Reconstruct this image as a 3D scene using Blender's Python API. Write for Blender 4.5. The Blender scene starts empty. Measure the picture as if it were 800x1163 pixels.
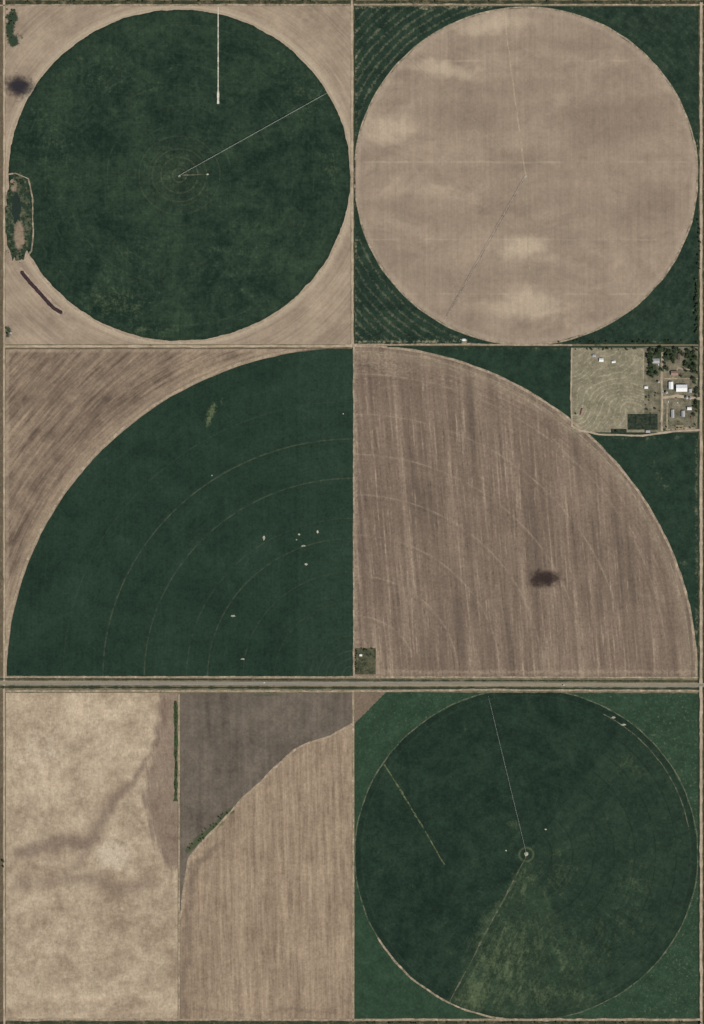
import bpy, math, random
import numpy as np
from mathutils import Vector, noise as mnoise
random.seed(7); rng=np.random.default_rng(7)
scn=bpy.context.scene
S=2.0            # metres per map unit
MX,MY=400.0,581.5
def W(u,v,z=0.0): return ((u-MX)*S,(MY-v)*S,z)
KC=(0.985,0.945,0.90)
def lin(c):
    c=c/255.0
    return c/12.92 if c<=0.04045 else ((c+0.055)/1.055)**2.4
def sc(r,g,b):
    m=(r+g+b)/3.0
    r,g,b=[m+(c-m)*.94 for c in (r,g,b)]
    r,g,b=[c*.975+5.0 for c in (r,g,b)]  # haze put into the base colours by lifting the dark tones
    return (lin(r)*KC[0],lin(g)*KC[1],lin(b)*KC[2],1.0)

# ---------------------------------------------------------------- node DSL
NT=None
class X:
    def __init__(s,sock): s.s=sock
    def __add__(a,b): return M('ADD',a,b)
    def __radd__(a,b): return M('ADD',b,a)
    def __sub__(a,b): return M('SUBTRACT',a,b)
    def __rsub__(a,b): return M('SUBTRACT',b,a)
    def __mul__(a,b): return M('MULTIPLY',a,b)
    def __rmul__(a,b): return M('MULTIPLY',b,a)
    def __truediv__(a,b): return M('DIVIDE',a,b)
    def __neg__(a): return M('MULTIPLY',a,-1.0)
def put(inp,val):
    if isinstance(val,X): NT.links.new(val.s,inp)
    else: inp.default_value=val
def M(op,*args):
    n=NT.nodes.new('ShaderNodeMath'); n.operation=op
    for i,a in enumerate(args): put(n.inputs[i],a)
    return X(n.outputs[0])
def sstep(e0,e1,x):
    n=NT.nodes.new('ShaderNodeMapRange'); n.interpolation_type='SMOOTHSTEP'
    put(n.inputs[0],x); put(n.inputs[1],e0); put(n.inputs[2],e1)
    n.inputs[3].default_value=0; n.inputs[4].default_value=1
    return X(n.outputs[0])
def clamp(x): 
    n=NT.nodes.new('ShaderNodeClamp'); put(n.inputs[0],x); return X(n.outputs[0])
def vec(a,b,c=0.0):
    n=NT.nodes.new('ShaderNodeCombineXYZ')
    put(n.inputs[0],a);put(n.inputs[1],b);put(n.inputs[2],c); return X(n.outputs[0])
def mixc(f,a,b):
    n=NT.nodes.new('ShaderNodeMix'); n.data_type='RGBA'
    put(n.inputs[0],f); put(n.inputs[6],a); put(n.inputs[7],b); return X(n.outputs[2])
def scalec(c,f):
    n=NT.nodes.new('ShaderNodeVectorMath'); n.operation='SCALE'
    if isinstance(c,tuple): n.inputs[0].default_value=c[:3]
    else: put(n.inputs[0],c)
    put(n.inputs[3],f); return X(n.outputs[0])
def attr(name):
    n=NT.nodes.new('ShaderNodeAttribute'); n.attribute_name=name; return X(n.outputs['Fac'])
SEED=[0]
def noi(a,b,detail=3.0,rough=0.55,dist=0.0):
    """signed noise about -1..1"""
    SEED[0]+=1
    n=NT.nodes.new('ShaderNodeTexNoise'); n.inputs['Scale'].default_value=1
    n.inputs['Detail'].default_value=min(3,max(0,detail-1)); n.inputs['Roughness'].default_value=rough
    n.inputs['Distortion'].default_value=dist
    put(n.inputs['Vector'],vec(a,b,SEED[0]*7.31))
    return (X(n.outputs[0])-0.5)*3.4
def grain(u,v,f=.36): return noi(u*f,v*f,3.0,.85)
def uv():
    n=NT.nodes.new('ShaderNodeNewGeometry'); s=NT.nodes.new('ShaderNodeSeparateXYZ')
    NT.links.new(n.outputs['Position'],s.inputs[0])
    return X(s.outputs[0])*(1/S)+MX, (X(s.outputs[1])*(-1/S))+MY
def rotn(u,v,deg,fa,fb,detail=3,rough=.55,dist=0.0):
    c,s=math.cos(math.radians(deg)),math.sin(math.radians(deg))
    a=u*c+v*s; b=v*c-u*s
    return noi(a*fa,b*fb,detail,rough,dist)
def elld(u,v,cx,cy,rx,ry):
    a=(u-cx)/rx; b=(v-cy)/ry
    return M('SQRT',a*a+b*b)*rx
def ring(d,r,w): return clamp(1.0-M('ABSOLUTE',d-r)/w)
def pring(d,per,off,w):
    return clamp(1.0-M('ABSOLUTE',(M('FRACT',(d+off)/per)-0.5)*per)/w)
def newmat(name,rough=0.95,spec=0.08):
    global NT
    m=bpy.data.materials.new(name); m.use_nodes=True; NT=m.node_tree
    b=NT.nodes['Principled BSDF']
    if spec<=.08:
        o=NT.nodes['Material Output']; NT.nodes.remove(b)
        d=NT.nodes.new('ShaderNodeBsdfDiffuse'); d.name='DIFF'; NT.links.new(d.outputs[0],o.inputs[0])
    else:
        b.inputs['Roughness'].default_value=rough; b.inputs['Specular IOR Level'].default_value=spec
    return m
def out(col,f=None,alpha=None):
    if f is not None: col=scalec(col,M('MAXIMUM',f,0.12))
    d=NT.nodes.get('DIFF')
    if d:
        put(d.inputs['Color'],col)
        if alpha is not None:
            o=NT.nodes['Material Output']; t=NT.nodes.new('ShaderNodeBsdfTransparent'); mx=NT.nodes.new('ShaderNodeMixShader')
            put(mx.inputs[0],alpha); NT.links.new(t.outputs[0],mx.inputs[1]); NT.links.new(d.outputs[0],mx.inputs[2]); NT.links.new(mx.outputs[0],o.inputs[0])
    else:
        put(NT.nodes['Principled BSDF'].inputs['Base Color'],col)
def plain(name,rgb,rough=0.8,spec=0.2,var=0.15,freq=0.8):
    m=newmat(name,rough,spec); u,v=uv()
    out(rgb if len(rgb)==4 else rgb+(1,),1.0+var*noi(u*freq,v*freq,3.0)); return m

# ---------------------------------------------------------------- meshes
def link(o,parent=None):
    scn.collection.objects.link(o)
    if parent: o.parent=parent
    return o
def mesh_obj(name,verts,faces,mats,mi=None,parent=None,smooth=False):
    me=bpy.data.meshes.new(name); me.from_pydata(verts,[],faces)
    for m in (mats if isinstance(mats,list) else [mats]): me.materials.append(m)
    if mi is not None: me.polygons.foreach_set('material_index',mi)
    if smooth: me.polygons.foreach_set('use_smooth',[True]*len(faces))
    me.update()
    return link(bpy.data.objects.new(name,me),parent)
def sheet(name,UV,faces,z,mat,masks={}):
    UV=np.asarray(UV,float)
    verts=[((u-MX)*S,(MY-v)*S,z) for u,v in UV]
    o=mesh_obj(name,verts,faces,mat)
    me=o.data
    if me.polygons[len(me.polygons)//2].normal.z<0: me.flip_normals()
    for k,fn in masks.items():
        a=me.attributes.new(k,'FLOAT','POINT')
        a.data.foreach_set('value',np.clip(fn(UV[:,0],UV[:,1]),0,1).astype(np.float32))
    return o
def rect_sheet(name,u0,v0,u1,v1,z,mat,masks={},step=3.0):
    nu=max(2,int((u1-u0)/step)+1); nv=max(2,int((v1-v0)/step)+1)
    us=np.linspace(u0,u1,nu); vs=np.linspace(v0,v1,nv)
    A,B=np.meshgrid(us,vs); UV=np.stack([A.ravel(),B.ravel()],1)
    F=[(j*nu+i,j*nu+i+1,(j+1)*nu+i+1,(j+1)*nu+i) for j in range(nv-1) for i in range(nu-1)]
    return sheet(name,UV,F,z,mat,masks)
def polar_sheet(name,cx,cy,rx,ry,z,mat,masks={},a0=0,a1=2*math.pi,nr=60,na=420,jit=0.006,seed=0.0,rfun=None):
    full=abs(a1-a0-2*math.pi)<1e-6
    UV=[(cx,cy)]; F=[]
    m=na if full else na+1
    J=[]
    for k in range(m):
        a=a0+(a1-a0)*k/na
        J.append((a,1.0+jit*(mnoise.noise(Vector((math.cos(a)*14+seed,math.sin(a)*14,seed)))+0.6*mnoise.noise(Vector((math.cos(a)*50+seed,math.sin(a)*50,seed))))))
    for i in range(1,nr+1):
        for a,j in J:
            r=i/nr*j
            UV.append((cx+rx*r*math.cos(a),cy+ry*r*math.sin(a)))
    for k in range(na):
        k2=(k+1)%m if full else k+1
        F.append((0,1+k,1+k2))
        for i in range(nr-1):
            b=1+i*m; c=b+m
            F.append((b+k,c+k,c+k2,b+k2))
    return sheet(name,UV,F,z,mat,masks)
def blob(cx,cy,rx,ry,rot=0,amp=1.0):
    c,s=math.cos(math.radians(rot)),math.sin(math.radians(rot))
    def f(U,V):
        a=((U-cx)*c+(V-cy)*s)/rx; b=(-(U-cx)*s+(V-cy)*c)/ry
        return amp*np.exp(-(a*a+b*b))
    return f
def segd(U,V,p,q):
    px,py=p;qx,qy=q; dx,dy=qx-px,qy-py; L=dx*dx+dy*dy
    t=np.clip(((U-px)*dx+(V-py)*dy)/L,0,1)
    return np.hypot(U-px-t*dx,V-py-t*dy)
def pline(pts,w,amp=1.0):
    def f(U,V):
        best=np.zeros_like(U)
        for i in range(len(pts)-1):
            w0=w[i] if isinstance(w,list) else w
            best=np.maximum(best,np.exp(-(segd(U,V,pts[i],pts[i+1])/w0)**2))
        return amp*best
    return f
def mmax(*fs):
    def f(U,V):
        r=0
        for g in fs: r=np.maximum(r,g(U,V))
        return r
    return f
def warp(f,amp=4.0):
    def g(U,V):
        du=amp*(np.sin(V*.051+1.3*np.sin(U*.033))+.6*np.sin(U*.12+V*.083+2)+.4*np.sin(V*.27-U*.19+1)+.25*np.sin(V*.5+U*.4))
        dv=amp*(np.sin(U*.047+1.1*np.sin(V*.041)+4)+.6*np.sin(V*.13-U*.071+1)+.4*np.sin(U*.29+V*.21+3)+.25*np.sin(U*.55-V*.35))
        return f(U+du,V+dv)
    return g
def ribbon(name,pts,w,mat,z,jit=0.15,step=4.0,wob=0.0):
    P=[np.array(p,float) for p in pts]; C=[]
    for i in range(len(P)-1):
        n=max(1,int(np.linalg.norm(P[i+1]-P[i])/step))
        for k in range(n): C.append(P[i]+(P[i+1]-P[i])*k/n)
    C.append(P[-1]); n=len(C); UV=[]
    for i in range(n):
        t=C[min(i+1,n-1)]-C[max(i-1,0)]; t=t/np.linalg.norm(t); nn=np.array([-t[1],t[0]])
        h=w/2*(1+jit*rng.normal()); o=wob*mnoise.noise(Vector((C[i][0]*.06,C[i][1]*.06,z)))
        UV.append(C[i]+nn*(h+o)); UV.append(C[i]-nn*(h-o))
    F=[(2*i,2*i+1,2*i+3,2*i+2) for i in range(n-1)]
    return sheet(name,UV,F,z,mat)
def arcpts(cx,cy,rx,ry,a0,a1,n=80):
    return [(cx+rx*math.cos(math.radians(a0+(a1-a0)*i/n)),cy+ry*math.sin(math.radians(a0+(a1-a0)*i/n))) for i in range(n+1)]

class MB:
    def __init__(s): s.v=[];s.f=[];s.m=[]
    def box(s,c,size,rot=0,mi=0):
        cx,cy,cz=c; a,b,h=[k/2 for k in size]; co,si=math.cos(rot),math.sin(rot); n=len(s.v)
        for dx,dy,dz in [(-1,-1,-1),(1,-1,-1),(1,1,-1),(-1,1,-1),(-1,-1,1),(1,-1,1),(1,1,1),(-1,1,1)]:
            x,y=dx*a,dy*b
            s.v.append((cx+x*co-y*si,cy+x*si+y*co,cz+dz*h))
        for f in [(0,3,2,1),(4,5,6,7),(0,1,5,4),(1,2,6,5),(2,3,7,6),(3,0,4,7)]:
            s.f.append(tuple(n+i for i in f)); s.m.append(mi)
    def rod(s,p,q,r,mi=0,k=5,r2=None):
        p=Vector(p);q=Vector(q);d=(q-p).normalized()
        x=d.orthogonal().normalized(); y=d.cross(x); n=len(s.v)
        for c,rr in ((p,r),(q,r if r2 is None else r2)):
            for i in range(k):
                a=2*math.pi*i/k; s.v.append(tuple(c+x*rr*math.cos(a)+y*rr*math.sin(a)))
        for i in range(k):
            j=(i+1)%k; s.f.append((n+i,n+j,n+k+j,n+k+i)); s.m.append(mi)
        s.f.append(tuple(n+i for i in range(k))[::-1]); s.m.append(mi)
        s.f.append(tuple(n+k+i for i in range(k))); s.m.append(mi)
    def prism(s,prof,x0,x1,mi=0):
        n=len(s.v);k=len(prof)
        for x in (x0,x1):
            for y,z in prof: s.v.append((x,y,z))
        for i in range(k):
            j=(i+1)%k; s.f.append((n+i,n+j,n+k+j,n+k+i)); s.m.append(mi)
        s.f.append(tuple(n+i for i in range(k))[::-1]); s.m.append(mi)
        s.f.append(tuple(n+k+i for i in range(k))); s.m.append(mi)
    def mesh(s,name,mats):
        me=bpy.data.meshes.new(name); me.from_pydata(s.v,[],s.f)
        for m in mats: me.materials.append(m)
        me.polygons.foreach_set('material_index',s.m); me.update(); return me
    def obj(s,name,mats,parent=None):
        return link(bpy.data.objects.new(name,s.mesh(name,mats)),parent)

# ================================================================ GROUND
m_ground=newmat('ground_earth'); u,v=uv()
cu=M('FLOOR',(u-4)/397.0); cv=M('FLOOR',(v-4)/389.0)
wn=NT.nodes.new('ShaderNodeTexWhiteNoise'); put(wn.inputs['Vector'],vec(cu,cv)); pick=X(wn.outputs[0])
inside=sstep(-2,0,u)*sstep(-802,-800,-u)*sstep(-4,-2,v)*sstep(-1167,-1165,-v)
field=mixc(sstep(.45,.5,pick),sc(150,132,108),sc(38,60,46))
field=mixc(inside*1.0,field,sc(118,110,86))
g=noi(u*.08,v*.08,5.0,.65); g2=grain(u,v)
field=mixc(sstep(.1,.7,g+g2*.5)*.75,field,sc(48,62,44))
out(field,1.0+.12*g+.22*g2)
R=30000
mesh_obj('ground',[(-R,-R,-0.2),(R,-R,-0.2),(R,R,-0.2),(-R,R,-0.2)],[(0,1,2,3)],m_ground)

# ================================================================ FIELD A
CA=(204,199,194,188)
m=newmat('bare_soil_tan'); u,v=uv(); d=elld(u,v,*CA)
arc=noi(d*.30,u*.012+v*.008,4.0,.7)
mot=noi(u*.03,v*.03,5.0,.65); gr=grain(u,v)
col=mixc(clamp(.45+mot*.6+arc*.35),sc(140,125,107),sc(174,158,136))
halo=ring(d+mot*1.5,197,7.0); col=mixc(halo*.6,col,sc(192,177,153))
veg=sstep(.35,.65,attr('veg')+gr*.22+noi(u*.15,v*.15,3.0)*.2)
col=mixc(veg,col,sc(50,66,50))
out(col,1.0+.05*arc+.15*gr)
rect_sheet('bare_soil_corners',6.5,7,398.5,391,0.0,m,{'veg':mmax(blob(14,20,9,8),blob(11,32,6,9),blob(15,46,8,8),blob(24,40,5,6,0,.55),blob(9,377,5,12,0,.7),pline([(8,200),(8,300)],3,.5))})

m=newmat('crop_circle_green'); u,v=uv(); d=elld(u,v,*CA)
mot=noi(u*.022,v*.022,5.0,.75,.4); fine=grain(u,v); vs=noi(u*.45,v*.02,3.0,.7); hs=noi(u*.02,v*.3,3.0,.7); mid=noi(u*.10,v*.10,4.0,.8)
col=mixc(clamp(.42+mot*.75+mid*.25),sc(28,46,37),sc(49,69,52))
tr=pring(d,23.5,0.0,1.2)*sstep(-.3,.8,noi(u*.08,v*.08,2.0))
col=mixc(tr*.13,col,sc(110,125,90))
cr=(ring(d,8,1.3)*.7+ring(d,21,1.2)*.5+ring(d,31,1.1)*.4+ring(d,46,1.1)*.3)*sstep(-.9,.6,noi(u*.25,v*.25,2.0))
col=mixc(cr*.36,col,sc(135,140,110))
col=mixc(sstep(60,5,d)*.12,col,sc(80,92,68))
light=sstep(.4,1.5,attr('light')+mid*.5+fine*.4)
col=mixc(light*.62,col,sc(90,104,74))
col=mixc(ring(d,193,3.0)*.4,col,sc(28,40,32))
out(col,1.0+.18*mid+.38*fine+.11*vs+.11*hs)
polar_sheet('irrigated_crop_circle',*CA,0.12,m,{'light':warp(mmax(blob(130,340,50,30,0,.65),blob(374,190,14,22,0,.7),blob(160,374,70,9,0,.65),blob(340,110,36,60,0,.45),blob(60,160,40,90,0,.45),blob(204,199,50,45,0,.4),blob(120,90,70,40,0,.45),blob(150,290,60,40,0,.4),blob(270,300,60,60,0,.35)))},seed=1.3)

# ================================================================ FIELD B
CB=(597.5,200,194,190.5)
m=newmat('corner_crop_green_striped'); u,v=uv(); d=elld(u,v,*CB)
mid=noi(u*.07,v*.07,5.0,.75); fine=grain(u,v)
col=mixc(clamp(.45+mid*.55),sc(30,47,39),sc(46,66,51))
st=sstep(.1,.95,M('SINE',d*.72+noi(u*.03,v*.03,2.0)*.8)*.5+fine*.45+mid*.35)
col=mixc(st*attr('stripe'),col,sc(120,120,96))
sp=sstep(.55,1.1,attr('patch')+mid*.5+fine*.3)
col=mixc(sp*.8,col,sc(146,138,112))
out(col,1.0+.18*mid+.30*fine)
rect_sheet('irrigated_crop_corners',403,7,793.5,391,0.0,m,{
 'stripe':lambda U,V: np.where(U<560,0.5,0.08)*np.where(V>200,.85,1.0),
 'patch':mmax(pline([(403,8),(560,8)],4,.75),pline([(640,8),(793,8)],3,.55),pline([(404,10),(404,390)],3,.7),pline([(404,388),(530,388)],4,.8),blob(792,190,4,60,0,.7),blob(790,350,4,30,0,.5),pline([(640,391),(760,388)],3,.5))})

m=newmat('bare_circle_soil'); u,v=uv(); d=elld(u,v,*CB)
hb=noi(u*.009+3.0,v*.045,4.0,.65,.4); vs=rotn(u,v,0,.4,.012,3.0,.7); vs2=rotn(u,v,0,.12,.004,2.0)
mot=noi(u*.016,v*.022,5.0,.7,.6); fine=grain(u,v); mid=noi(u*.1,v*.1,3.0,.7)
col=mixc(clamp(.48+hb*.22+mot*.6),sc(136,121,105),sc(166,150,130))
L=sstep(.15,.95,attr('light')+mot*.2+hb*.1); col=mixc(L*.65,col,sc(192,176,152))
hl=ring(v+mot*1.0,184,1.8)*.9+ring(v+mot*1.,69,1.8)*.8+ring(v+mot*1.0,272,1.4)*.7+ring(v+mot*1.,334,1.4)*.7
col=mixc(clamp(hl)*sstep(-.5,.6,noi(u*.03,v*.05,2.0))*.33,col,sc(196,182,158))
D=sstep(.1,.8,attr('dark')+mot*.3+hb*.1); col=mixc(D*.48,col,sc(120,105,92))
col=mixc(ring(d,191,4.0)*.25,col,sc(180,166,145))
out(col,1.0+.09*vs+.05*vs2+.15*fine+.06*mid)
polar_sheet('bare_field_circle',*CB,0.12,m,{
 'light':warp(mmax(blob(447,147,34,22,0,1.0),blob(560,27,55,14,0,.85),blob(505,82,44,14,0,.95),blob(598,279,30,16,0,1.),blob(597,350,60,20,0,1.0),blob(640,300,90,12,0,.45),blob(480,215,60,18,0,.5),blob(690,70,50,12,0,.35),blob(640,120,30,14,0,.35),blob(745,110,20,30,0,.3)),3.5),
 'dark':warp(mmax(blob(700,135,65,30,0,.95),blob(530,130,55,20,0,.75),blob(740,235,45,28,0,.75),blob(600,192,150,12,0,.35),blob(560,100,120,14,0,.5),blob(520,320,60,20,0,.5),blob(655,48,60,14,0,.55),blob(450,232,40,14,0,.45),blob(640,225,60,20,0,.4),blob(520,250,40,18,0,.4)),3)},seed=4.1,jit=.004)

# ================================================================ FIELD C
CC=(402,769,394,374)
m=newmat('stubble_brown'); u,v=uv(); d=elld(u,v,*CC); de=elld(u,v,560,900,394,390)
ds=rotn(u,v,42,.33,.03,3.0,.75); dc=noi(de*.26,(u-v)*.012,3.0,.75); mot=noi(u*.025,v*.025,5.0,.7); fine=grain(u,v)
arc=noi(d*.28,(u-v)*.01,3.0,.75)
near=sstep(470,405,d)
row=dc*(1.0-near*.7)+arc*near
col=mixc(clamp(.42+mot*.5+row*.42+ds*.1),sc(98,85,74),sc(158,140,118))
col=mixc(ring(d+ds*1.5,401,9.0)*.45,col,sc(168,151,127))
col=mixc(sstep(.3,.9,attr('light')+mot*.3)*.5,col,sc(172,156,132))
out(col,1.0+.12*row+.06*ds+.26*fine)
rect_sheet('stubble_field_corner',6.5,396,400.5,769,0.0,m,{'light':mmax(pline([(6,397),(300,397)],5,.8),pline([(8,397),(8,769)],4,.8))})
m=newmat('crop_quarter_green'); u,v=uv(); d=elld(u,v,*CC)
mot=noi(u*.018,v*.018,5.0,.7,.4); fine=grain(u,v); vs=noi(u*.4,v*.015,2.0); mid=noi(u*.09,v*.09,4.0,.75); cx=noi(d*.3,u*.01+v*.01,3.0,.7)
col=mixc(clamp(.45+mot*.65+mid*.1),sc(30,49,39),sc(42,63,50))
br=sstep(-.9,.9,noi(u*.12,v*.12,3.0))
rs=(ring(d,285,1.3)*.8+ring(d,238,1.2)*.65+ring(d,190,1.)*.4+ring(d,166,1.2)*.7+ring(d,126,1.)*.4+ring(d,330,1.)*.25+ring(d,90,1.)*.3)*br
col=mixc(rs*.24,col,sc(150,155,120))
nr=pring(d,9.0,0.0,1.2)*sstep(75,15,d)*br
col=mixc(nr*.22,col,sc(110,120,90))
col=mixc(sstep(337,341,u)*.09,col,sc(62,84,64))
li=sstep(.5,1.1,attr('light')+mid*.35+fine*.2); col=mixc(li*.55,col,sc(112,124,86))
out(col,1.0+.11*mid+.31*fine+.08*vs+.07*cx)
polar_sheet('irrigated_crop_quarter_circle',*CC,0.12,m,{'light':warp(mmax(blob(240,470,7,22,12,.95),blob(320,408,25,5,0,.45),blob(60,640,8,50,25,.4),blob(250,454,14,8,0,.55)),2)},a0=math.pi,a1=1.5*math.pi,nr=110,na=220,jit=.002,seed=2)

# ================================================================ FIELD D
CD=(402,768,390,376)
m=newmat('corner_crop_green'); u,v=uv()
mid=noi(u*.07,v*.07,5.0,.75); fine=grain(u,v)
col=mixc(clamp(.45+mid*.55),sc(30,48,39),sc(44,65,50))
sp=sstep(.5,1.2,attr('patch')+mid*.5+fine*.25); col=mixc(sp*.7,col,sc(124,122,98))
out(col,1.0+.15*mid+.28*fine)
rect_sheet('irrigated_crop_corner',403,393,793.5,768,0.0,m,{'patch':mmax(pline([(500,395),(650,395)],3,.6),pline([(670,498),(793,496)],3,.6),pline([(792,495),(792,768)],3,.8),blob(750,540,12,40,-30,.45),blob(775,640,8,50,0,.45),blob(740,600,10,20,0,.4))})
m=newmat('stubble_quarter_brown'); u,v=uv(); d=elld(u,v,*CD)
s1=rotn(u,v,-4.5,.15,.006,2.0,.6); s2=rotn(u,v,-4.5,.38,.016,3.0,.75,.15); s3=rotn(u,v,-3,.07,.004,2.0); s4=rotn(u,v,-4.5,.30,.11,3.0,.85); fine=grain(u,v)
ar=noi(d*.28,(u+v)*.012,3.0,.75); arm=sstep(325,380,d)
mot=noi(u*.015,v*.015,4.0,.6); hb=noi(u*.02,v*.12,3.0)
sx=s2*(1.0-arm*.6)+ar*arm*.7+ar*.15
col=mixc(clamp(.45+s1*.4+s3*.2+mot*.25),sc(104,91,80),sc(146,129,111))
li=sstep(.1,.9,sx*.8+s1*.25+s4*.35); col=mixc(li*.58,col,sc(174,157,135))
dk=sstep(.2,.95,s4*.6-sx*.75); col=mixc(dk*.6,col,sc(82,72,64))
br=sstep(-.9,.6,noi(u*.05,v*.05,2.0))
col=mixc((pring(d,47.5,0.0,1.5)*br)*.30,col,sc(178,163,140))
col=mixc((pring(d,47.5,4.0,1.4)*br)*.22,col,sc(84,74,65))
col=mixc(ring(d,380,7.0)*.4,col,sc(150,136,115))
col=mixc(ring(d,366,1.5)*.3,col,sc(92,82,70))
col=mixc(sstep(.3,1.0,attr('light')+fine*.2+hb*.15)*.5,col,sc(168,152,129))
col=mixc(sstep(.3,1.0,attr('dark')+mot*.3)*.4,col,sc(96,84,75))
out(col,1.0+.10*sx+.28*fine+.05*hb)
polar_sheet('stubble_quarter_circle',*CD,0.12,m,{'light':mmax(blob(430,410,60,18,20,.7),pline([(404,394),(404,768)],4,.7),pline([(404,763),(790,763)],4,.7),pline([(404,490),(700,490)],1.5,.35),pline([(500,490),(790,620)],1.5,.3)),
 'dark':mmax(blob(640,520,80,50,40,.4),blob(560,470,60,30,20,.4),blob(700,720,90,50,0,.45),blob(450,700,40,50,0,.35))},a0=1.5*math.pi,a1=2*math.pi,nr=110,na=220,jit=.002,seed=3)

# ================================================================ FIELD E
m=newmat('pale_stubble_soil'); u,v=uv()
mot=noi(u*.028,v*.033,5.0,.75); rows=noi(u*.30,v*.10,4.0,.8); fine=grain(u,v); mid=noi(u*.08,v*.08,4.0,.8)
vstr=rotn(u,v,-8,.28,.025,3.0,.75)
col=mixc(clamp(.5+mot*.6+mid*.35+attr('tone')-.5),sc(144,127,107),sc(194,178,152))
lt=sstep(.3,.9,attr('light')+mid*.25); col=mixc(lt*.65,col,sc(204,190,167))
bl=sstep(.45,1.15,noi(u*.05,v*.07,4.0,.85)); col=mixc(bl*.3,col,sc(122,105,90))
tri=sstep(.2,.75,attr('tri')+mid*.15+vstr*.28); col=mixc(tri*.62,col,sc(108,92,82))
dk=sstep(.18,.9,attr('drain')+mid*.22+rows*.16+vstr*.12); col=mixc(dk*.72,col,sc(108,92,82))
spk=sstep(.65,1.2,noi(u*.22,v*.22,3.0,.9)*.8+attr('speck')*.5); col=mixc(spk*.65,col,sc(84,75,64))
out(col,1.0+.20*rows+.22*fine)
def tri_mask(U,V):
    xl=np.interp(V,[787,830,870,905,950,992],[188,178,166,162,172,190])
    return 1/(1+np.exp(-(U-xl)/3.0))*1/(1+np.exp((V-990)/4.0))*.8
rect_sheet('pale_stubble_field',7,787,202,1157,0.0,m,{
 'tri':warp(tri_mask,1.5),
 'drain':warp(mmax(pline([(188,790),(180,825),(165,858),(150,888),(128,912),(112,938),(95,955),(60,962),(24,967)],[6,6,7,9,10,13,15,12],.75),
   pline([(150,888),(158,925),(172,955),(190,988)],[4,4,5],.5),
   pline([(20,1000),(60,1003),(100,998),(130,1010),(170,1000)],[11,10,11,12],.55),pline([(95,955),(90,985),(60,1000)],9,.5),blob(198,1000,6,60,0,.4),blob(30,805,30,10,0,.35),pline([(60,880),(110,890),(140,870)],8,.25),blob(120,1080,60,20,0,.22)),3.0),
 'light':warp(mmax(blob(124,968,24,24,-30,1.),blob(55,850,50,40,0,.55),blob(60,982,35,7,0,.5),blob(60,1070,50,40,0,.45),blob(120,830,30,30,0,.4)),4),
 'tone':lambda U,V: .5+.10*np.cos((V-830)/60)-.10/(1+np.exp(-(V-1010)/8.0))*(1/(1+np.exp(-(U-120)/10.0))),
 'speck':lambda U,V: .25+.2/(1+np.exp(-(V-1010)/15.0))})

# ================================================================ FIELD F
bnd=[(205,1045),(209,1010),(214,975),(228,958),(243,942),(262,922),(280,902),(300,884),(318,866),(335,852),(352,843),(375,836),(400,822)]
def above(U,V):
    xs=[p[0] for p in bnd]; ys=[p[1] for p in bnd]
    yb=np.interp(U,xs,ys); return 1/(1+np.exp((V-yb)/2.0))
m=newmat('split_fallow_soil'); u,v=uv()
mot=noi(u*.03,v*.03,5.0,.7); vs=rotn(u,v,-1,.30,.018,3.0,.8); vs2=rotn(u,v,-1,.1,.005,2.0); fine=grain(u,v); mid=noi(u*.1,v*.1,4.0,.8); row=noi(u*.26,v*.16,3.0,.8)
lo=mixc(clamp(.46+vs2*.3+mot*.4+vs*.3),sc(130,113,95),sc(170,152,128))
lo=mixc(sstep(.3,.95,attr('dk')+mid*.3+row*.15)*.6,lo,sc(102,89,77))
hi=mixc(clamp(.5+mot*.5+mid*.3+rotn(u,v,-1,.2,.01,2.0)*.3),sc(86,79,71),sc(116,107,95))
a=sstep(.35,.65,attr('above')+mid*.05)
col=mixc(a,lo,hi)
gg=sstep(.45,.9,attr('grass')+mid*.3+fine*.15); col=mixc(gg*.8,col,sc(62,80,50))
spk=sstep(.65,1.25,noi(u*.22,v*.22,3.0,.9)); col=mixc(spk*.6,col,sc(80,71,62))
out(col,1.0+(.14*vs+.14*row)*(1.0-a*.55)+.23*fine)
rect_sheet('fallow_field',205,787,400,1157,0.0,m,{'above':above,
 'dk':warp(mmax(pline([(209,1157),(212,1060),(222,985),(250,955)],[9,8,6],.8),pline([(396,850),(396,1157)],4,.6),pline([(205,1150),(400,1150)],5,.6),blob(340,1115,40,30,0,.45),blob(250,1090,25,40,0,.35),blob(300,1000,30,30,0,.25)),2.5),
 'grass':warp(mmax(pline([(214,966),(228,952),(250,930),(262,920)],[5,5,4],1.),blob(305,790,32,3.5,0,.8),blob(392,795,10,8,0,.4),pline([(204,790),(204,910)],2.5,.6),blob(210,1040,4,40,0,.4)),1.5)},step=2.5)

# ================================================================ FIELD G
CG=(598,970.5,194,187.5)
m=newmat('corner_grass_green'); u,v=uv(); d=elld(u,v,*CG)
mid=noi(u*.07,v*.07,5.0,.75); fine=grain(u,v); arc=noi(d*.3,u*.01,3.0,.7)
col=mixc(clamp(.45+mid*.5),sc(38,61,46),sc(53,77,58))
sp=sstep(.5,1.1,noi(u*.3,v*.3,4.0,.85)*.6+attr('speck')); col=mixc(sp*.6,col,sc(138,146,116))
col=mixc(sstep(.45,.6,attr('bare')+fine*.06),col,sc(120,106,90))
out(col,1.0+.10*mid+.28*fine+.09*arc)
def gspeck(U,V):
    e=1/(1+np.exp(-(U-660)/25.0)); n=1/(1+np.exp((V-900)/25.0))
    return .12+.33*np.maximum(e*.95,n*.8)
rect_sheet('irrigated_grass_corners',403,786,796.5,1157,0.0,m,{
 'speck':gspeck,
 'bare':lambda U,V: 1/(1+np.exp(((U-403)+(V-786)-36)/2.0))},step=2.5)
m=newmat('crop_circle_dark_green'); u,v=uv(); d=elld(u,v,*CG)
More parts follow.
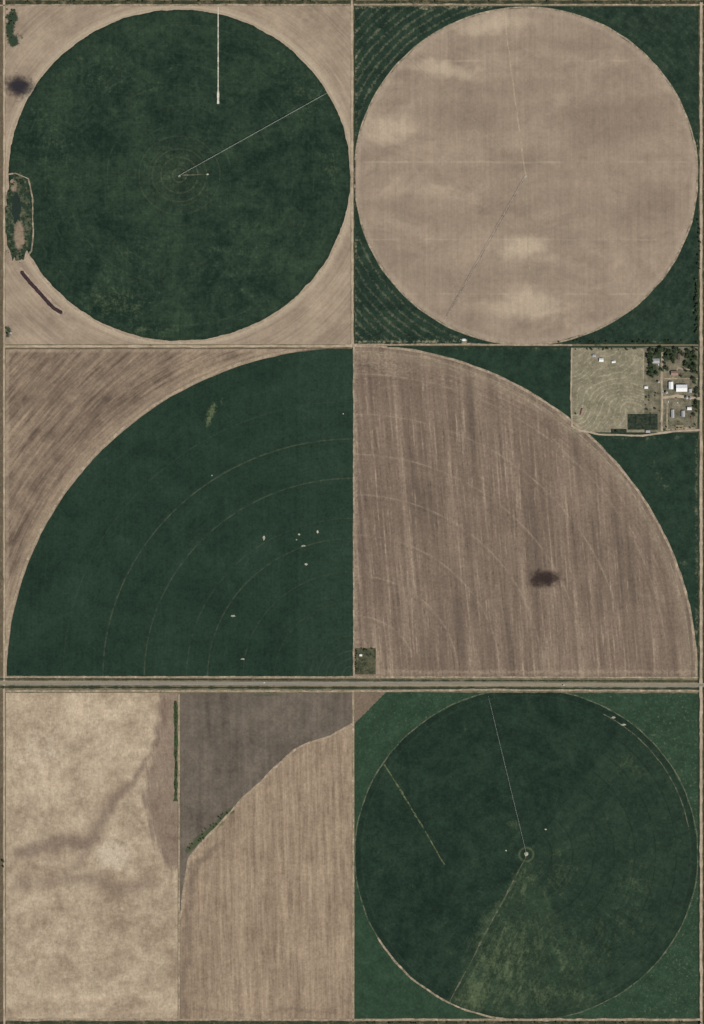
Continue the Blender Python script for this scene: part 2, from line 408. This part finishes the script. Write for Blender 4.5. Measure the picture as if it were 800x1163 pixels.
mot=noi(u*.02,v*.02,5.0,.75,.4); fine=grain(u,v); mid=noi(u*.09,v*.09,5.0,.75)
ang=M('ARCTAN2',v-970.5,u-598.0)
col=mixc(clamp(.45+mot*.7+mid*.1),sc(26,43,35),sc(42,62,48))
east=sstep(-.95,-.89,ang)*sstep(-1.15,-1.07,-ang)
col=mixc(east*.17,col,sc(60,80,60))
south=sstep(1.08,1.15,ang)*sstep(-2.12,-2.04,-ang)
st=rotn(u,v,30,.24,.018,3.0,.8)
st2=rotn(u,v,-12,.22,.02,3.0,.8)
rad=noi(ang*14.0,d*.008,4.0,.8)
pat=sstep(.2,1.25,attr('pat')+mid*.3+st*.35+st2*.2+rad*.38+fine*.2)
col=mixc(south*.18,col,sc(72,92,66))
col=mixc(pat*(.26+south*.22),col,sc(108,122,86))
dr=pring(d,23.5,6.0,1.2)*sstep(-.8,.4,noi(u*.07,v*.07,2.0)); col=mixc(dr*.5*(.3+east*.7),col,sc(18,32,26))
col=mixc(ring(d,8,2.0)*.3,col,sc(120,130,95))
rim=sstep(187,190,d); col=mixc(rim*.22,col,sc(24,40,32)); col=mixc(ring(d,187.,1.2)*.06,col,sc(90,112,84))
out(col,1.0+.20*mid+.36*fine)
polar_sheet('mottled_crop_circle',*CG,0.12,m,{'pat':warp(mmax(blob(575,1090,50,46,-35,.72),blob(540,1125,34,20,-30,.85),blob(600,1130,50,22,0,.6),blob(600,1000,26,26,0,.4),blob(640,1000,14,40,30,.5),blob(636,968,6,14,25,.95),blob(720,1000,25,30,0,.45),blob(665,1080,40,30,0,.5),blob(650,1130,40,14,0,.5),blob(700,1050,40,30,0,.4),blob(578,938,10,8,0,.7),blob(560,1035,9,34,35,.6),blob(715,865,30,12,40,.45)),4)},seed=8.8)

# ================================================================ ROADS AND TRACKS
def trackmat(name,rgb,al,nz=.35,fr=.12,bias=0.0):
    m=newmat(name); u,v=uv(); n=noi(u*fr,v*fr,3.0,.75); f=grain(u,v)
    out(sc(*rgb),1.0+.12*n+.18*f,clamp(al+nz*n+.2*f+bias)); return m
gravel=newmat('gravel'); u,v=uv(); n=noi(u*.1,v*.1,3.0,.7); f=grain(u,v)
out(mixc(clamp(.5+n*.5),sc(144,131,110),sc(192,177,153)),1.0+.18*f)
dirt=trackmat('dirt_track_soil',(184,168,143),.62)
faint=trackmat('faint_track_soil',(182,174,148),.30,.3)
vfaint=trackmat('very_faint_track_soil',(170,165,138),.18,.25)
white=trackmat('pale_gravel',(222,217,200),.8,.2)
spotm=trackmat('pale_soil_spots',(206,206,182),.6,.4)
verge=trackmat('verge_grass',(52,62,46),.6,.7,.12)
brown=trackmat('verge_brown_soil',(112,100,82),.7,.5)
darkt=trackmat('dark_arm_strip',(72,64,58),.25,.35)
grnl=trackmat('yellow_green_strip',(144,152,110),.30,.5,.15)
hedgeg=trackmat('hedge_grass',(58,80,50),.75,.5)
Z=0.24
def rb(name,pts,w,mat,z=None,**k): return ribbon(name,pts,w,mat,Z if z is None else z,**k)
rb('roadside_verge',[(1.5,-40),(1.5,1200)],4,brown,.02); rb('gravel_road',[(5,-40),(5,1200)],2.2,gravel,wob=.5)
rb('roadside_verge',[(-20,3),(820,3)],5,verge,.04); rb('gravel_road',[(-20,6),(398,5.5)],2,dirt,wob=.6)
rb('gravel_road',[(402,5),(800,5.5)],1.6,dirt,wob=.6)
rb('roadside_verge',[(403,5),(403,391)],2.0,verge,.2); rb('gravel_road',[(400,0),(400.5,391)],2.6,gravel,.28,wob=.4)
rb('dirt_track',[(402,393),(402,769)],1.6,dirt,.30,wob=.4)
rb('dirt_track',[(401.3,784),(401.3,1160)],2.0,dirt,.30,wob=.4)
rb('roadside_verge',[(793.8,5),(793.8,1163)],2.0,verge,.2,wob=.8); rb('gravel_road',[(796.5,-20),(796.5,1190)],3.0,gravel,.28,wob=.5)
rb('roadside_verge',[(799.5,-20),(799.5,1190)],2.5,verge,.2)
rb('gravel_road',[(6,393.5),(400,393)],2.6,gravel,.32,wob=.5); rb('roadside_verge',[(6,396),(400,395.5)],1.6,brown,.26)
rb('gravel_road',[(400,391.5),(520,391),(650,392)],1.8,dirt,.32,wob=.8)
rb('roadside_verge',[(440,393.5),(650,394)],1.6,verge,.26)
m=newmat('asphalt',.9,.08); u,v=uv(); n=noi(u*.03,v*.5,3.0); f=grain(u,v)
out((.225,.20,.158,1),1+.15*n+.16*f)
rb('highway_verge',[(-20,776),(820,779)],17,trackmat('highway_verge_grass',(116,110,88),.9,.5,.1),.18,jit=.03)
rb('ditch_grass',[(-20,770.9),(820,773.7)],1.8,verge,.24); rb('ditch_grass',[(-20,780.3),(820,782.3)],2.2,trackmat('ditch_dark_grass',(50,62,46),.75,.4),.24,jit=.3)
rb('highway',[(-20,775.3),(820,778)],3.7,m,.30,jit=.0)
paintw=plain('white_road_paint',(.75,.75,.72),.7); painty=plain('yellow_road_paint',(.6,.42,.08),.7)
rb('road_edge_marking',[(-20,773.65),(820,776.35)],.1,paintw,.34,jit=0); rb('road_edge_marking',[(-20,776.95),(820,779.65)],.1,paintw,.34,jit=0)
rb('road_centre_marking',[(-20,775.3),(820,778)],.14,painty,.34,jit=0)
rb('dirt_track',[(6,769),(400,769),(793,769.5)],2.0,dirt,.34,wob=.4)
rb('dirt_track',[(6,784.8),(400,785),(550,783.5),(797,784.5)],2.0,dirt,.34,wob=.6)
rb('dirt_track',[(6,1158),(400,1158),(797,1158)],2.4,dirt,.30,wob=.8); rb('ditch_grass',[(0,1161.5),(800,1161.5)],3.5,verge,.2)
rb('dirt_track',[(203.5,788),(203.5,1157)],1.8,dirt,.34,wob=.3)
rb('hedge_strip',[(200,796),(200,910)],4,hedgeg,.3,wob=.8,jit=.3)
rb('field_boundary_track',bnd,2.2,dirt,.3,wob=1.2)
rb('circle_edge_track',arcpts(204,199,196,190,20,200),2.4,dirt,.2,wob=1.)
rb('circle_edge_track',arcpts(204,199,196,190,200,380),1.5,faint,.2,wob=1.)
rb('circle_edge_track',arcpts(597.5,200,195,191.5,0,360,160),2.0,dirt,.2,wob=.8)
rb('circle_edge_track',arcpts(402,769,396,376.5,180,270),3.0,dirt,.2,wob=.6)
rb('circle_edge_track',arcpts(402,768,389.5,375.5,270,360),2.6,dirt,.2,wob=.6)
rb('circle_edge_track',arcpts(402,768,383,369,272,358),1.2,faint,.2,wob=.6)
rb('circle_edge_track',arcpts(598,970.5,195,188.5,95,150),2.0,dirt,.2,wob=.8)
rb('circle_edge_track',arcpts(598,970.5,195,188.5,150,440,160),1.2,vfaint,.2,wob=.8)
rb('circle_edge_track',arcpts(598,970.5,187,180.5,-62,-10),1.0,vfaint,.2,wob=.8)
rb('access_lane',[(248,8),(248,118)],1.15,white,.3,jit=.2); rb('gravel_pad',[(248,103),(248,118)],1.9,white,.34,jit=.3)
rb('access_lane',[(572,12),(586,118),(597,198)],1.5,trackmat('pale_dirt_lane',(205,190,162),.42,.25),.3,wob=.6)
rb('pivot_arm_strip',[(460,63),(520,118),(592,190)],1.4,vfaint,.3,wob=.8)
rb('pivot_arm_strip',[(598,205),(600,290),(606,335)],1.4,faint,.3,wob=.8)
rb('pivot_arm_strip',[(508,359),(596,203)],1.1,darkt,.3,wob=.5)  # thin dark translucent strip running along the pivot arm
rb('access_lane',[(437,868),(470,922),(505,982)],1.6,grnl,.3,wob=.8,jit=.4)
rb('pivot_arm_strip',[(510,1140),(598,972)],1.4,vfaint,.28,wob=.8,jit=.4)
rb('access_lane',[(206,199),(238,198)],1.2,vfaint,.3)
for (x,y,a,b) in [(300,611,1.3,2.4),(340,607,1.2,1.0),(361,604,1.1,1.7),(345,620,2.2,1.0),(348,641,1.8,1.2),(265,699.5,2.4,1.1),(276,748.5,2.3,1.1),(337,613,.8,.8),(236,198,1.3,1.0),(204,200,1.3,1.2),(597,200,1.6,1.6),(598,970,2.4,2.4),(620,942,1.1,.8),(575,966,.8,.7),(241,540,.7,.7),(390,470,.8,.7),(527,386,4,1.6),(708,823,3.,1.),(697,815,2.5,1.)]:
    polar_sheet('bare_soil_patch',x,y,a,b,.4,spotm,nr=2,na=14,jit=.5,seed=x)

for (x,y,rx,ry,rgb) in [(22,98,21,17,(46,46,54)),(618,657,24,13,(56,46,44))]:  # soft-edged dark translucent patches laid over the fields
    m=newmat('dark_blotch'); u,v=uv(); n=noi(u*.1,v*.1,4.0,.7,.5)
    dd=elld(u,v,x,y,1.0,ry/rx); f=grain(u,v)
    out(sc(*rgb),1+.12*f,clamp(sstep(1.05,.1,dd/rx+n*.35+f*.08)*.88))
    polar_sheet('dark_patch',x,y,rx*1.3,ry*1.3,.46,m,nr=6,na=40,jit=0)

m=newmat('pond_margin'); u,v=uv(); mid=noi(u*.2,v*.2,4.0,.7); fine=grain(u,v)
col=mixc(sstep(-.2,.5,mid),sc(42,60,46),sc(86,90,70)); col=mixc(sstep(.3,.7,attr('dry')+mid*.2),col,sc(138,123,104))
out(col,1+.25*fine+.15*mid)
polar_sheet('pond_bank_vegetation',21,247,15,50,.3,m,{'dry':mmax(blob(16,212,5,8,0,.8),blob(22,268,7,20,0,.95),blob(14,205,4,6,0,.8))},nr=20,na=60,jit=.10,seed=5)
rb('dirt_track',[(9,198),(18,197),(32,203),(37,225),(38,262),(36,285),(28,296),(12,297),(9,290)],1.6,dirt,.36,wob=.8,jit=.3)
m=newmat('pond_water',.25,.5); u,v=uv(); out((.02,.032,.022,1),1+.2*noi(u*.3,v*.3))
polar_sheet('pond',19,236,5,17,.42,m,nr=3,na=30,jit=.35,seed=9)
m=newmat('corner_brush'); u,v=uv(); mid=noi(u*.2,v*.2,4.0,.7); fine=grain(u,v)
out(mixc(clamp(.4+mid*.7),sc(42,54,40),sc(108,106,82)),1+.25*fine)
rect_sheet('brush_plot',403.5,736,427,766,.28,m)

# ================================================================ FARMSTEAD GROUND
m=newmat('paddock_ground'); u,v=uv(); w=noi(u*.018,v*.018,2.0,.4); mid=noi(u*.08,v*.08,4.0,.7); fine=grain(u,v)
w2=noi(u*.03,v*.03,1.0)
ln=M('SINE',(u*.18+v*.35+w*9.0+w2*4.0)*2.2)
col=mixc(clamp(.5+mid*.4),sc(114,110,90),sc(148,142,118))
col=mixc(sstep(.35,1.1,ln*.8+fine*.35+mid*.25)*.45,col,sc(180,173,148))
col=mixc(sstep(.4,1.1,attr('veg')+mid*.4),col,sc(72,80,60))
out(col,1+.15*mid+.28*fine)
rect_sheet('paddock',650,395,750,491,.16,m,{'veg':mmax(blob(740,460,14,16,0,.8),pline([(652,398),(652,490)],2,.7),pline([(650,396),(750,396)],3,.5),blob(720,435,10,6,0,.5))})
m=newmat('farmyard_ground'); u,v=uv(); mid=noi(u*.12,v*.12,5.0,.7); fine=grain(u,v)
col=mixc(clamp(.4+mid*.6),sc(80,82,66),sc(148,140,118))
col=mixc(sstep(.35,.9,attr('veg')+mid*.4),col,sc(54,68,50))
out(col,1+.30*fine)
rect_sheet('farmyard',732,394,793,491,.18,m,{'veg':mmax(blob(755,402,24,12,0,.95),blob(785,410,9,20,0,.9),blob(742,420,9,12,0,.85),blob(788,460,4,25,0,.7),blob(780,428,8,4,0,.7))})
rb('farm_driveway',[(752,400),(752,490)],2.2,gravel,.3,wob=1.); rb('farm_driveway',[(752,452),(770,450),(796,453)],3,gravel,.32,wob=.6)
rb('farm_driveway',[(758,458),(758,488),(790,486)],2,dirt,.34,wob=.6); rb('farm_driveway',[(764,430),(770,418),(786,420)],2,dirt,.34)
rb('dirt_track',[(650,395),(649,450),(650,484),(660,489),(680,493),(730,495),(765,490),(796,488)],2.0,gravel,.36,wob=.6,step=3)
rb('dirt_track',[(731,398),(731,432)],1.2,dirt,.36); rb('dirt_track',[(750,430),(793,430)],1.2,dirt,.36)
m=newmat('feedlot_pen_ground'); u,v=uv(); mid=noi(u*.3,v*.3,3.0); fine=grain(u,v)
out(mixc(clamp(.5+mid),sc(34,46,38),sc(60,68,54)),1+.3*fine)
rect_sheet('planted_plot',713,470,747,488,.3,m); rect_sheet('planted_plot',694,487,712,491,.3,m)

# ================================================================ TREES
m_bark=plain('bark',(.09,.07,.05),.9,.08)
def leafmat(name,rgb):
    m=newmat(name,.8,.08); oi=NT.nodes.new('ShaderNodeObjectInfo'); u,v=uv(); n=noi(u*1.6,v*1.6,2.0)
    out(rgb,(X(oi.outputs['Random'])*.6+.7)*(1.0+.35*n)); return m
m_leaf=leafmat('foliage',(.06,.085,.042,1)); m_leaf2=leafmat('foliage_light',(.11,.14,.07,1))
def tree_data(seed,h=9.0,r=4.2,n=420):
    R_=random.Random(seed); b=MB()
    b.rod((0,0,0),(0.2,0.1,h*.55),.38,0,7,.2)
    lobes=[]
    for i in range(6):
        a=i*1.047+R_.random(); q=(math.cos(a)*r*.6,math.sin(a)*r*.6,h*(.5+.25*R_.random()))
        b.rod((0.1,0.05,h*(.25+.2*R_.random())),q,.14,0,5,.05); lobes.append((q,r*(.38+.2*R_.random())))
    lobes.append(((0,0,h*.85),r*.5))
    for i in range(n):
        c,rr=R_.choice(lobes); d=Vector((R_.gauss(0,1),R_.gauss(0,1),R_.gauss(0,1))).normalized()*rr*(R_.random()**.4)
        p=Vector(c)+Vector((d.x,d.y,d.z*.75)); s=.3+.45*R_.random()
        x=Vector((R_.gauss(0,1),R_.gauss(0,1),R_.gauss(0,.6))).normalized(); y=x.cross(Vector((R_.gauss(0,1),R_.gauss(0,1),R_.gauss(0,1)))).normalized()
        k=len(b.v)
        b.v+= [tuple(p-x*s),tuple(p-y*s*.7),tuple(p+x*s),tuple(p+y*s*.7)]; b.f.append((k,k+1,k+2,k+3)); b.m.append(1 if R_.random()<.75 else 2)
    return b
TD=[tree_data(i) for i in range(4)]
TM=[t.mesh('tree_mesh',[m_bark,m_leaf,m_leaf2]) for t in TD]
def tree(u,v,s=1.0,name='deciduous_tree'):
    o=bpy.data.objects.new(name,random.choice(TM)); o.location=W(u,v,0.1); o.scale=(s,s,s*random.uniform(.85,1.15)); o.rotation_euler[2]=random.random()*6.28
    link(o)
def tree_mass(name,pts,smin=.5,smax=.9,mats=None):
    V=[];F=[];Mi=[]
    for (u,v) in pts:
        b=random.choice(TD); s=random.uniform(smin,smax); a=random.random()*6.28; c,si=math.cos(a),math.sin(a); x0,y0,_=W(u,v)
        n=len(V)
        V+=[(x0+s*(x*c-y*si),y0+s*(x*si+y*c),.1+s*z) for x,y,z in b.v]; F+=[tuple(n+i for i in f) for f in b.f]; Mi+=b.m
    mesh_obj(name,V,F,mats or [m_bark,m_leaf,m_leaf2],Mi)
J=lambda a: random.uniform(-a,a)
tree_mass('hedgerow',[(200+J(1),797+i*2.1) for i in range(53) if random.random()<.7],.22,.42)
tree_mass('roadside_tree_row',[(791.5+J(1.5),318+i*2.6) for i in range(24) if random.random()<.85],.6,1.0)
tree_mass('roadside_tree_row',[(794+J(1.2),250+i*5) for i in range(12)],.4,.7)
tree_mass('shelterbelt',[(214+i*1.7+J(3.5),965-i*1.6+J(3.5)) for i in range(28) if random.random()<.7],.25,.5)
tree_mass('pond_brush',[(21+12*math.cos(a)+J(1.5),247+44*math.sin(a)+J(3)) for a in [i*.17 for i in range(37)]],.3,.6)
tree_mass('corner_brush_thicket',[(13+J(5),28+J(18)) for i in range(20)],.3,.7)
tree_mass('brush_thicket',[(404+abs(J(20)),737+J(2)) for i in range(8)]+[(405+J(1),740+i*2.5) for i in range(10)],.3,.5)
tree_mass('roadside_brush',[(random.uniform(0,800),1.8+J(1)) for i in range(70)],.3,.7)
tree_mass('roadside_brush',[(random.uniform(405,800),1161.5+J(.8)) for i in range(40)],.3,.6)
tree_mass('roadside_brush',[(random.uniform(620,792),388+J(1.5)) for i in range(26)],.35,.7)
for (x,y,s) in [(8,373,.7),(9,379,.6),(4,978,.8),(4,984,.6)]: tree(x,y,s)
farm_trees=[(738,397),(741,402),(744,404),(739,412),(742,419),(748,399),(752,396),(757,404),(761,399),(766,400),(771,398),(776,402),(781,398),(786,401),(790,406),(786,410),(790,416),(788,423),(782,414),(778,410),(765,411),(764,408),(747,424),(741,427),(755,412),(758,420),(779,422),(789,432),(790,446),(790,462),(789,472),(766,396),(774,428),(752,421),(737,404),(783,406),(763,404),(788,396)]
for (x,y) in farm_trees: tree(x+J(1),y+J(1),random.uniform(.7,1.3))
for (x,y) in [(672,397),(690,396),(712,397),(735,465),(739,470),(744,464),(722,396),(700,490),(654,470)]: tree(x,y,random.uniform(.4,.7))
tree_mass('farmstead_tree_cluster',[(random.uniform(735,752),random.uniform(395,403)) for i in range(12)]+[(random.uniform(735,741),random.uniform(402,430)) for i in range(14)]+[(random.uniform(778,792),random.uniform(396,420)) for i in range(24)]+[(random.uniform(754,764),random.uniform(396,408)) for i in range(10)]+[(random.uniform(788,792),random.uniform(420,486)) for i in range(16)],.5,1.05)
tree_mass('farmstead_shrubs',[(random.uniform(733,752),random.uniform(446,468)) for i in range(12)]+[(random.uniform(754,788),random.uniform(484,489)) for i in range(10)]+[(random.uniform(652,730),396.5+J(.8)) for i in range(10)],.25,.5)

# ================================================================ BUILDINGS
m_glass=plain('window_glass',(.03,.04,.05),.15,.5); m_door=plain('door_paint',(.25,.12,.07),.6)
def roofmat(name,rgb,rough=.6): 
    m=newmat(name,rough,.3); u,v=uv(); out(rgb+(1,),1+.10*noi(u*3.0,v*.4)+.08*noi(u*.8,v*.8)); return m
R_white=roofmat('white_metal_roof',(.78,.78,.75)); R_grey=roofmat('grey_metal_roof',(.38,.38,.37)); R_brown=roofmat('shingle_roof',(.16,.12,.10),.9); R_rust=roofmat('rusty_metal_roof',(.30,.19,.14))
Wl_w=plain('white_siding',(.7,.7,.66)); Wl_t=plain('tan_siding',(.45,.38,.28)); Wl_g=plain('grey_metal_wall',(.42,.42,.40))
def building(name,u,v,L,Wd,h,rise,rot,roof,wall,big_door=False):
    e=bpy.data.objects.new(name,None); link(e); e.location=W(u,v,.15); e.rotation_euler[2]=math.radians(rot)
    b=MB(); hw=Wd/2
    b.prism([(-hw,0),(hw,0),(hw,h),(0,h+rise),(-hw,h)],-L/2,L/2); b.obj('walls',[wall],e)
    b=MB(); o=.5; t=.15; sl=rise/hw
    b.prism([(-hw-o,h-o*sl+.03),(0,h+rise+.03),(hw+o,h-o*sl+.03),(hw+o,h-o*sl+.03+t),(0,h+rise+.03+t),(-hw-o,h-o*sl+.03+t)],-L/2-o,L/2+o); b.obj('roof',[roof],e)
    b=MB(); n=max(2,int(L/5))
    for i in range(n):
        x=-L/2+(i+.5)*L/n
        for sgn in (-1,1):
            if not(sgn==-1 and i==n//2): b.box((x,sgn*(hw+.02),h*.55),(1.2,.08,1.1))
    b.obj('windows',[m_glass],e)
    b=MB(); b.box((-L/2+(n//2+.5)*L/n,-(hw+.03),1.3 if not big_door else h*.4),(1.1 if not big_door else 4.5,.1,2.3 if not big_door else h*.75)); b.obj('door',[m_door],e)
    if not big_door:
        b=MB(); b.box((L*.2,hw*.3,h+rise),(.7,.7,1.8)); b.obj('chimney',[m_door],e)
building('farm_house',745,410,15,10,3.2,2.4,0,R_grey,Wl_w)
building('farm_house',772,405,13,9,3,2.2,90,R_brown,Wl_t)
building('metal_barn',774,441,24,15,5.5,3,0,R_white,Wl_w,True)
building('metal_barn',762,438,16,9,4.5,2,90,R_white,Wl_g,True)
building('barn',766,424,15,9,4,2.4,0,R_rust,Wl_t,True)
building('farm_shed',683,409,9,7,3,1.4,0,R_white,Wl_w,True)
building('farm_shed',697,411,8,4,2.6,1.0,10,R_white,Wl_g,True)
building('farm_shed',776,470,13,7,3.5,1.6,90,R_grey,Wl_g,True)
building('farm_shed',764,470,18,6,3.5,1.4,90,R_grey,Wl_w,True)
building('farm_shed',783,464,9,6,3,1.2,0,R_white,Wl_g,True)
building('farm_shed',734,440,7,5,3,1.1,0,R_white,Wl_g,True)
building('farm_shed',736,490,9,5,3,1.1,0,R_grey,Wl_g,True)
building('farm_shed',784,444,8,6,3,1.1,90,R_grey,Wl_g,True)
building('farm_shed',675,404,7,5,2.8,1.0,0,R_grey,Wl_g,True)
building('farm_shed',661,468,14,3.4,2.8,.7,75,R_rust,Wl_t,True)
building('pump_shed',13,378,4,3,2.4,.7,0,R_grey,Wl_g,True)
building('pump_shed',527,386,6,4,2.6,.8,0,R_white,Wl_w,True)
building('pump_shed',410,744,5,4,2.6,.8,0,R_white,Wl_w,True)
for (x,y,r) in [(780,452,3.2),(784,452.5,2.7),(757,446,2.8),(748,434,2.4)]:
    b=MB(); b.rod((0,0,0),(0,0,6),r,0,24); b.rod((0,0,6.01),(0,0,6+r*.55),r*1.03,0,24,.25)
    for z in (1.5,3,4.5): b.rod((0,0,z),(0,0,z+.12),r+.04,0,24)
    o=b.obj('grain_bin',[R_grey]); o.location=W(x,y,.15)
tyre=plain('tyre_rubber',(.02,.02,.02),.8)
def car(name,u,v,rot,rgb,pickup=False):
    p=plain('car_paint',rgb,.3,.5,.03); b=MB()
    L=2.6 if pickup else 2.25
    if pickup: prof=[(-L,.4),(L,.4),(L,.95),(1.3,1.05),(.8,1.75),(-.4,1.8),(-.6,1.1),(-L,1.1)]
    else: prof=[(-L,.4),(L,.4),(L,.8),(1.2,.95),(.5,1.45),(-1.2,1.45),(-1.8,.95),(-L,.9)]
    b.prism(prof,-.9,.9,0)
    b.box((0,1.02 if pickup else .9,1.35 if pickup else 1.2),(1.5,.3,.3),0,1); b.box((0,0,1.4 if pickup else 1.22),(1.84,1.1,.32),0,1)
    if pickup: b.box((0,-1.65,1.12),(1.5,1.7,.06),0,2)
    for sx in (-.9,.9):
        for sy in (-1.4,1.4): b.rod((sx-.12,sy,.38),(sx+.12,sy,.38),.38,2,12)
    o=b.obj(name,[p,m_glass,tyre]); o.location=W(u,v,.35); o.rotation_euler[2]=math.radians(rot)
car('parked_car',748,414,20,(.7,.7,.7)); car('pickup_truck',753,445,0,(.75,.75,.75),True); car('pickup_truck',768,452,80,(.4,.04,.04),True); car('parked_car',776,418,95,(.05,.08,.2)); car('pickup_truck',770,458,30,(.8,.8,.8),True); car('parked_car',759,456,10,(.6,.6,.62))
car('car',300,775.3,90,(.7,.7,.7)); car('pickup_truck',640,778,-90,(.7,.7,.68),True)
def tractor(u,v,rot,rgb):
    p=plain('tractor_paint',rgb,.4,.4,.03); b=MB()
    b.box((0,1.3,1.3),(1.0,2.4,.9),0,0); b.box((0,-.6,1.2),(1.2,1.8,.7),0,0); b.box((0,-.5,2.1),(1.5,1.5,1.2),0,1); b.box((0,-.5,2.78),(1.65,1.7,.14),0,0); b.rod((.3,1.6,1.7),(.3,1.6,2.7),.06,2,8)
    for s in (-1,1): b.rod((s*.75,-.9,.9),(s*1.25,-.9,.9),.9,2,18); b.rod((s*.7,2.0,.55),(s*1.05,2.0,.55),.55,2,14)
    o=b.obj('tractor',[p,m_glass,tyre]); o.location=W(u,v,.35); o.rotation_euler[2]=math.radians(rot)
tractor(760,478,40,(.05,.25,.06)); tractor(771,479,-70,(.05,.25,.06)); tractor(785,474,10,(.4,.05,.03))
m_hay=plain('hay',(.42,.34,.19),.95,.05,.25,2.0)
b=MB()
for i in range(22):
    x=(i%11)*1.9; y=(i//11)*2.0; b.rod((x,y,.85),(x+1.5,y,.85),.85,0,14)
o=b.obj('hay_bale_stack',[m_hay]); o.location=W(766,484,.2)
m_wood=plain('fence_wood',(.2,.17,.13))
def fence(pts):
    b=MB()
    for i in range(len(pts)-1):
        p=Vector(W(*pts[i],.2)); q=Vector(W(*pts[i+1],.2)); L=(q-p).length; n=int(L/6)+1
        for k in range(n+1):
            c=p+(q-p)*k/n; b.rod(c,c+Vector((0,0,1.4)),.08,0,5)
        for h in (.5,.9,1.3): b.rod(p+Vector((0,0,h)),q+Vector((0,0,h)),.04,0,4)
    b.obj('pen_fence',[m_wood])
fence([(651,396),(749.5,396),(749.5,490)]); fence([(651,396),(651,482)]); fence([(713,469),(748,469),(748,489)]); fence([(713,469),(713,489)]); fence([(731,433),(749,433)]); fence([(756,462),(788,462),(788,484),(756,484),(756,462)])

# ================================================================ PIVOT IRRIGATORS
m_galv=newmat('galvanised_steel',.5,.5); u,v=uv(); out((.55,.55,.50,1),1+.1*noi(u,v))
def pivot(c,e,n=7,r=.26,rise=4.0):
    p=Vector(W(*c,.15)); q=Vector(W(*e,.15)); d=(q-p); L=d.length; d.normalize(); s=Vector((-d.y,d.x,0)); z=Vector((0,0,1)); b=MB()
    for sx in (-1,1):
        for sy in (-1,1): b.rod(p+d*sx*1.6+s*sy*1.6,p+z*rise,.12,0,4)
    b.rod(p,p+z*(rise+.8),.2,0,8); b.box(tuple(p+z*.1),(5,5,.2),0,2)
    sp=L/n
    for i in range(n):
        a=p+d*sp*i; prev=None; m=10
        for k in range(m+1):
            t=k/m; c0=a+d*sp*t+z*(rise+.9*math.sin(math.pi*t)); lo=a+d*sp*t+z*(rise-1.0*math.sin(math.pi*t))
            if prev:
                b.rod(prev[0],c0,r,0,6)
                for g in (-1,1): b.rod(prev[1]+s*g*.8*math.sin(math.pi*(k-1)/m),lo+s*g*.8*math.sin(math.pi*t),.05,0,4)
            if 0<k<m:
                for g in (-1,1): b.rod(c0,lo+s*g*.8*math.sin(math.pi*t),.05,0,4)
                b.rod(c0,c0-z*2.6,.04,2,4)
            prev=(c0,lo)
        w=a+d*sp
        for g in (-1,1):
            b.rod(w+s*g*2+z*.6,w+z*rise,.1,0,4); b.rod(w+s*g*2+z*.6-s*.2,w+s*g*2+z*.6+s*.2,.62,1,14)
        b.rod(w+s*2+z*.6,w-s*2+z*.6,.1,0,4)
    b.rod(q+z*rise,q+d*12+z*(rise-.3),r*.7,0,6)
    b.obj('center_pivot_irrigator',[m_galv,tyre,m_glass])
pivot((204,199.5),(368,108),7,.2); pivot((597,200),(508,359),7,.12); pivot((598,970),(556,796),7,.12)

m_comp=newmat('compost'); u,v=uv(); out(sc(66,52,54),1+.35*noi(u*.6,v*.6,4.0,.7)+.2*noi(u*.2,v*.2))
wp=[(24,308),(31,317),(40,327),(50,338),(60,349),(71,356)]
rb('windrow_pad',[(21,305),(30,315),(40,326),(50,337),(60,348),(74,359)],7.5,trackmat('pad_pale',(186,170,150),.6,.3),.3,jit=.12)
C=[]
for i in range(len(wp)-1):
    for k in range(8): C.append((wp[i][0]+(wp[i+1][0]-wp[i][0])*k/8,wp[i][1]+(wp[i+1][1]-wp[i][1])*k/8))
C.append(wp[-1]); V=[];F=[]
for i,(a,b_) in enumerate(C):
    j=min(i+1,len(C)-1); k=max(i-1,0); t=Vector((C[j][0]-C[k][0],C[j][1]-C[k][1])).normalized(); nn=Vector((-t.y,t.x))
    e=.35 if i in(0,len(C)-1) else 1
    for s_ in range(9):
        f=-1+s_/4; w_=2.1*e*(1+.3*mnoise.noise(Vector((i*.4,f,3))))
        x,y,_=W(a+nn.x*f*w_,b_+nn.y*f*w_); V.append((x,y,.35+e*2.6*(1-f*f)*(1+.4*mnoise.noise(Vector((i*.7,f*2,0))))))
for i in range(len(C)-1):
    for s_ in range(8): F.append((i*9+s_,i*9+s_+1,(i+1)*9+s_+1,(i+1)*9+s_))
mesh_obj('compost_windrow',V,F,m_comp)

# ================================================================ LIGHT, SKY, CAMERA
EL,AZ=52,135
w=bpy.data.worlds.new('World'); scn.world=w; w.use_nodes=True; nt=w.node_tree
sky=nt.nodes.new('ShaderNodeTexSky'); sky.sky_type='NISHITA'; sky.sun_disc=False
sky.sun_elevation=math.radians(EL); sky.sun_rotation=math.radians(AZ)
nt.links.new(sky.outputs[0],nt.nodes['Background'].inputs[0]); nt.nodes['Background'].inputs[1].default_value=0.06
sl=bpy.data.lights.new('sun','SUN'); sl.energy=3.6; sl.angle=math.radians(.5); sl.color=(1,.955,.89)
so=bpy.data.objects.new('sun',sl); link(so)
az=math.radians(AZ); dv=Vector((math.sin(az)*math.cos(math.radians(EL)),math.cos(az)*math.cos(math.radians(EL)),math.sin(math.radians(EL))))
so.rotation_euler=dv.to_track_quat('Z','Y').to_euler(); so.location=(0,0,500)
cam=bpy.data.cameras.new('camera'); H=6000.0; cam.sensor_width=36; cam.lens=36*H/(1163*S); cam.clip_start=10; cam.clip_end=100000
co=bpy.data.objects.new('camera',cam); co.location=(0,0,H); link(co); scn.camera=co
scn.view_settings.view_transform='Standard'; scn.view_settings.look='None'; scn.view_settings.exposure=0
